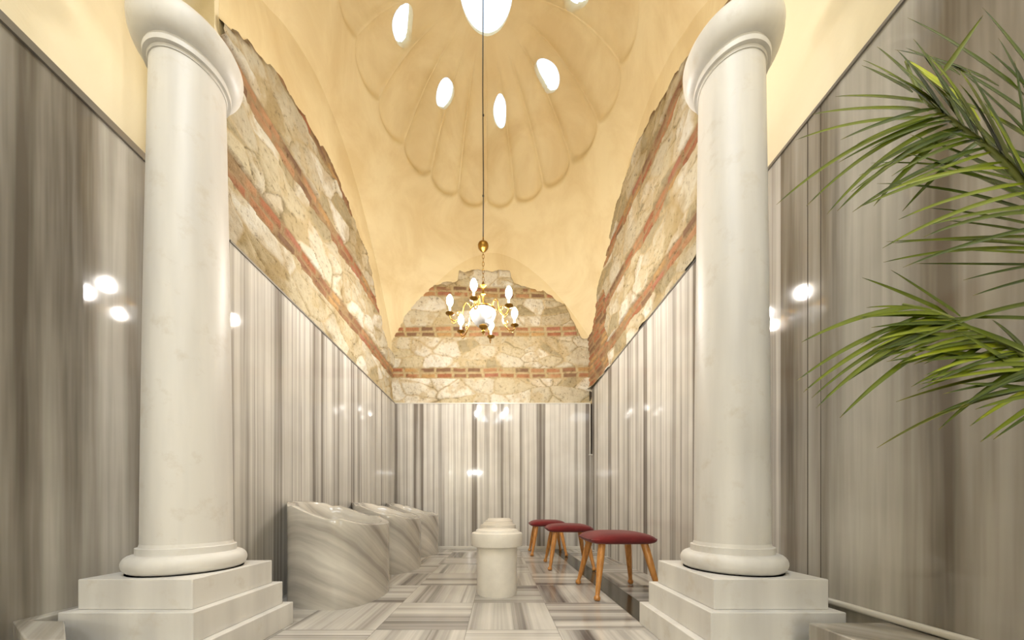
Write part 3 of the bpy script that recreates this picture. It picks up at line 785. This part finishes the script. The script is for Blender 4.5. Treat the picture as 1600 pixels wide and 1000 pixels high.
# ------------------------------------------------------------------ potted palm at the right edge
def at(px, py, y): return Vector(((px - 779) / F_PX * y, y, CAM_H + (790 - py) / F_PX * y))
palm = empty('potted_palm', (1.17, .42, .235))
tag(palm, 'tall potted palm at the right edge with long narrow arching green leaves', 'plant')
PB = Vector((1.17, .42, .235))
def frond(rachis, leaves, name='frond'):
    """rachis: list of world points; leaves: (base point, tip point, sag, width, tone)"""
    me = bpy.data.meshes.new(name); V = []; Fc = []; T = []
    def ribbon(a, tip, sag, wd, tone):
        n = 14; base = len(V)
        d = (tip - a); L = d.length
        mid = (a + tip) / 2 + Vector((0, 0, sag * L))
        for i in range(n + 1):
            k = i / n
            p = a * (1 - k) ** 2 + mid * 2 * k * (1 - k) + tip * k * k
            tg = ((mid - a) * (1 - k) + (tip - mid) * k).normalized()
            side = tg.cross(Vector((random.uniform(-.05, .05), -1, 0.35))).normalized()
            up = side.cross(tg).normalized()
            ww = wd * 1.3 * min(1, (k + .06) * 5) * (1 - k ** 2.2) ** 0.8 + .0004
            V.extend([p + side * ww + up * ww * .45, p, p - side * ww + up * ww * .45])
            tn = tone if k < .9 else tone * max(0, (1 - k) / .1)
            T.extend([tn, tn + .12, tn])
            if i:
                o2 = base + i * 3
                Fc.extend([(o2 - 3, o2 - 2, o2 + 1, o2), (o2 - 2, o2 - 1, o2 + 2, o2 + 1)])
    for lf in leaves: ribbon(*lf)
    me.from_pydata([tuple(v - PB) for v in V], [], Fc)
    at_ = me.attributes.new('leaf_tone', 'FLOAT', 'POINT'); at_.data.foreach_set('value', [min(1, max(0, t)) for t in T])
    fr = link(name, me, M_leaf, palm, True)
    bm = bmesh.new(); path = catmull([p - PB for p in rachis], 8); m = len(path)
    tube(bm, path, [.0065 * (1 - .8 * i / (m - 1)) + .0008 for i in range(m)], 8)
    obj('rachis', bm, M_stem, fr, smooth=True)
def R(a, b2): return random.uniform(a, b2)
def auto(px_r, depth_r, n, left_dirs, right_dirs, ln, wd=.0042):
    """leaflets along a rachis given in sight-line points"""
    pts = catmull([at(x, y, d) for (x, y), d in zip(px_r, depth_r)], 10); out = []; m = len(pts)
    for i in range(n):
        k = (i + .3) / n; a = pts[min(m - 1, int(k * (m - 1)))]
        for dirs in (left_dirs, right_dirs):
            d0 = Vector(dirs[0]) * (1 - k) + Vector(dirs[1]) * k
            d = (d0.normalized() + Vector((R(-.10, .10), R(-.12, .12), R(-.10, .10)))).normalized()
            L = ln * R(.75, 1.1) * (1.0 - .35 * k)
            out.append((a, a + d * L, R(.05, .14), wd * R(.8, 1.15), R(.3, .75)))
    return pts, out
# explicit long leaflets, given as base px, tip px, depth base, depth tip, sag, tone
def explicit(L):
    return [(at(bx, by, d0), at(tx, ty, d1), sg, wdt, tn) for bx, by, tx, ty, d0, d1, sg, wdt, tn in L]
rA = [(1760, 470), (1660, 350), (1560, 245), (1490, 190), (1440, 150), (1415, 95)]
LA = explicit([
    (1600, 150, 1418, 28, .74, .78, .06, .0055, .45), (1560, 135, 1398, 78, .74, .74, .08, .004, .4), (1640, 150, 1535, 12, .72, .74, .02, .005, .45),
    (1500, 118, 1415, 75, .75, .75, .02, .004, .5), (1470, 118, 1536, 24, .74, .7, .0, .004, .6),
    (1440, 142, 1370, 73, .75, .79, .03, .0045, .4), (1425, 145, 1346, 102, .75, .8, .02, .0045, .35), (1500, 165, 1413, 92, .73, .74, .03, .0085, .97), (1530, 190, 1425, 105, .72, .73, .04, .007, .9),
    (1460, 165, 1305, 151, .73, .78, .07, .0055, .55), (1450, 175, 1268, 179, .73, .78, .08, .0055, .6), (1480, 190, 1243, 219, .72, .78, .14, .0055, .6),
    (1460, 185, 1213, 320, .72, .76, .17, .0045, .55), (1470, 190, 1260, 322, .72, .75, .18, .0042, .5), (1480, 195, 1292, 335, .71, .74, .2, .0045, .55), (1500, 200, 1308, 330, .71, .74, .17, .005, .5),
    (1500, 195, 1365, 322, .71, .72, .1, .0055, .45), (1520, 205, 1330, 300, .71, .72, .12, .004, .5), (1540, 215, 1410, 330, .7, .7, .1, .004, .4),
    (1620, 300, 1420, 210, .68, .7, .04, .006, .45), (1630, 330, 1415, 240, .68, .69, .08, .006, .4), (1640, 345, 1370, 287, .67, .7, .1, .005, .35), (1640, 320, 1440, 262, .66, .68, .1, .005, .4), (1640, 300, 1360, 255, .7, .72, .1, .004, .5),
    (1600, 280, 1450, 125, .7, .73, .03, .006, .5), (1640, 240, 1480, 150, .69, .7, .06, .006, .6), (1650, 215, 1450, 85, .71, .75, .07, .005, .4), (1650, 190, 1545, 80, .72, .74, .04, .005, .35),
    (1650, 270, 1470, 205, .66, .68, .06, .007, .35), (1650, 260, 1500, 110, .68, .7, .04, .004, .3), (1600, 210, 1585, 95, .7, .7, .03, .003, .3), (1620, 180, 1560, 60, .73, .75, .02, .004, .4)])
ptsA, la2 = auto(rA[1:], [.62, .66, .70, .72, .74], 26, ((-1, .1, -.15), (-.9, .15, -.5)), ((-.3, .1, .9), (-.6, .1, .6)), .26)
for (a, tip, sg, wd, tn) in list(la2):
    pass
frond([Vector((1.17, .42, 1.05)), at(1760, 470, .56)] + [at(x, y, d) for (x, y), d in zip(rA[1:], [.62, .66, .70, .73, .745])], LA + [l for i, l in enumerate(la2) if i % 3 or True][:34])
# low frond
rC = [(1800, 700), (1680, 610), (1600, 555), (1530, 520), (1470, 490), (1410, 475)]
LC = explicit([
    (1480, 492, 1347, 434, .73, .76, .02, .0055, .5), (1500, 495, 1392, 422, .72, .76, .0, .004, .45), (1440, 480, 1252, 535, .73, .78, .14, .0055, .6),
    (1440, 500, 1245, 595, .72, .76, .14, .0045, .55), (1450, 505, 1255, 613, .72, .75, .15, .005, .6), (1460, 510, 1268, 622, .72, .75, .16, .004, .5), (1455, 515, 1275, 638, .71, .74, .16, .005, .55), (1470, 520, 1290, 620, .71, .74, .13, .004, .4),
    (1430, 555, 1312, 653, .71, .72, .08, .0042, .5), (1610, 565, 1466, 672, .66, .68, .1, .004, .45), (1600, 580, 1400, 628, .68, .7, .06, .003, .2),
    (1620, 560, 1480, 500, .66, .68, .03, .007, .45), (1620, 600, 1500, 520, .66, .67, .02, .007, .5), (1600, 545, 1430, 520, .68, .7, .04, .007, .55), (1620, 580, 1420, 545, .67, .69, .06, .006, .5),
    (1640, 565, 1440, 565, .66, .68, .08, .005, .4), (1590, 560, 1385, 565, .68, .7, .08, .004, .4), (1560, 540, 1370, 560, .69, .72, .1, .004, .5), (1620, 500, 1470, 500, .68, .7, .05, .004, .4), (1600, 550, 1550, 500, .68, .66, .03, .006, .4),
    (1640, 470, 1400, 545, .68, .7, .1, .004, .45), (1650, 620, 1500, 600, .65, .66, .07, .005, .4), (1600, 610, 1370, 700, .67, .68, .12, .003, .2), (1540, 535, 1450, 600, .68, .68, .05, .004, .4)])
ptsC, lc2 = auto(rC[1:], [.62, .66, .69, .71, .73], 22, ((-1, .1, -.1), (-.9, .1, -.45)), ((-.8, .0, -.5), (-.8, .1, .25)), .22, .0038)
frond([Vector((1.17, .42, .95)), at(1800, 700, .55)] + [at(x, y, d) for (x, y), d in zip(rC[1:], [.62, .66, .69, .71, .73])], LC + lc2[:36])
# thin middle frond
LB = explicit([
    (1640, 385, 1385, 378, .7, .76, .05, .004, .6), (1640, 372, 1395, 380, .7, .74, .03, .004, .6), (1640, 392, 1380, 410, .69, .74, .09, .0045, .6), (1640, 415, 1430, 412, .7, .74, .0, .003, .35),
    (1640, 400, 1520, 392, .68, .7, .02, .0035, .6), (1650, 410, 1505, 438, .68, .7, .04, .0028, .3), (1640, 430, 1520, 462, .68, .7, .04, .0028, .3), (1640, 360, 1450, 325, .69, .72, .04, .004, .5), (1650, 375, 1480, 345, .68, .7, .04, .004, .4)])
frond([Vector((1.17, .42, 1.0)), at(1850, 480, .52), at(1720, 400, .6), at(1600, 380, .68), at(1520, 376, .72)], LB)
bm = bmesh.new(); lathe(bm, [(.02, .0), (.10, .001), (.108, .02), (.135, .28), (.142, .29), (.142, .32), (.13, .32), (.125, .27), (.1, .26), (.01, .26)], 48); obj('pot', bm, M_pot, palm, smooth=True, angle=40)
bm = bmesh.new(); lathe(bm, [(.01, .262), (.124, .262), (.12, .272), (.01, .28)], 32); obj('soil', bm, M_soil, palm)
bm = bmesh.new(); tube(bm, [(0, 0, .27), (.005, .005, .5), (0, 0, .7), (0, 0, .83)], [.024, .021, .018, .012], 12); obj('trunk', bm, M_trunk, palm, smooth=True)
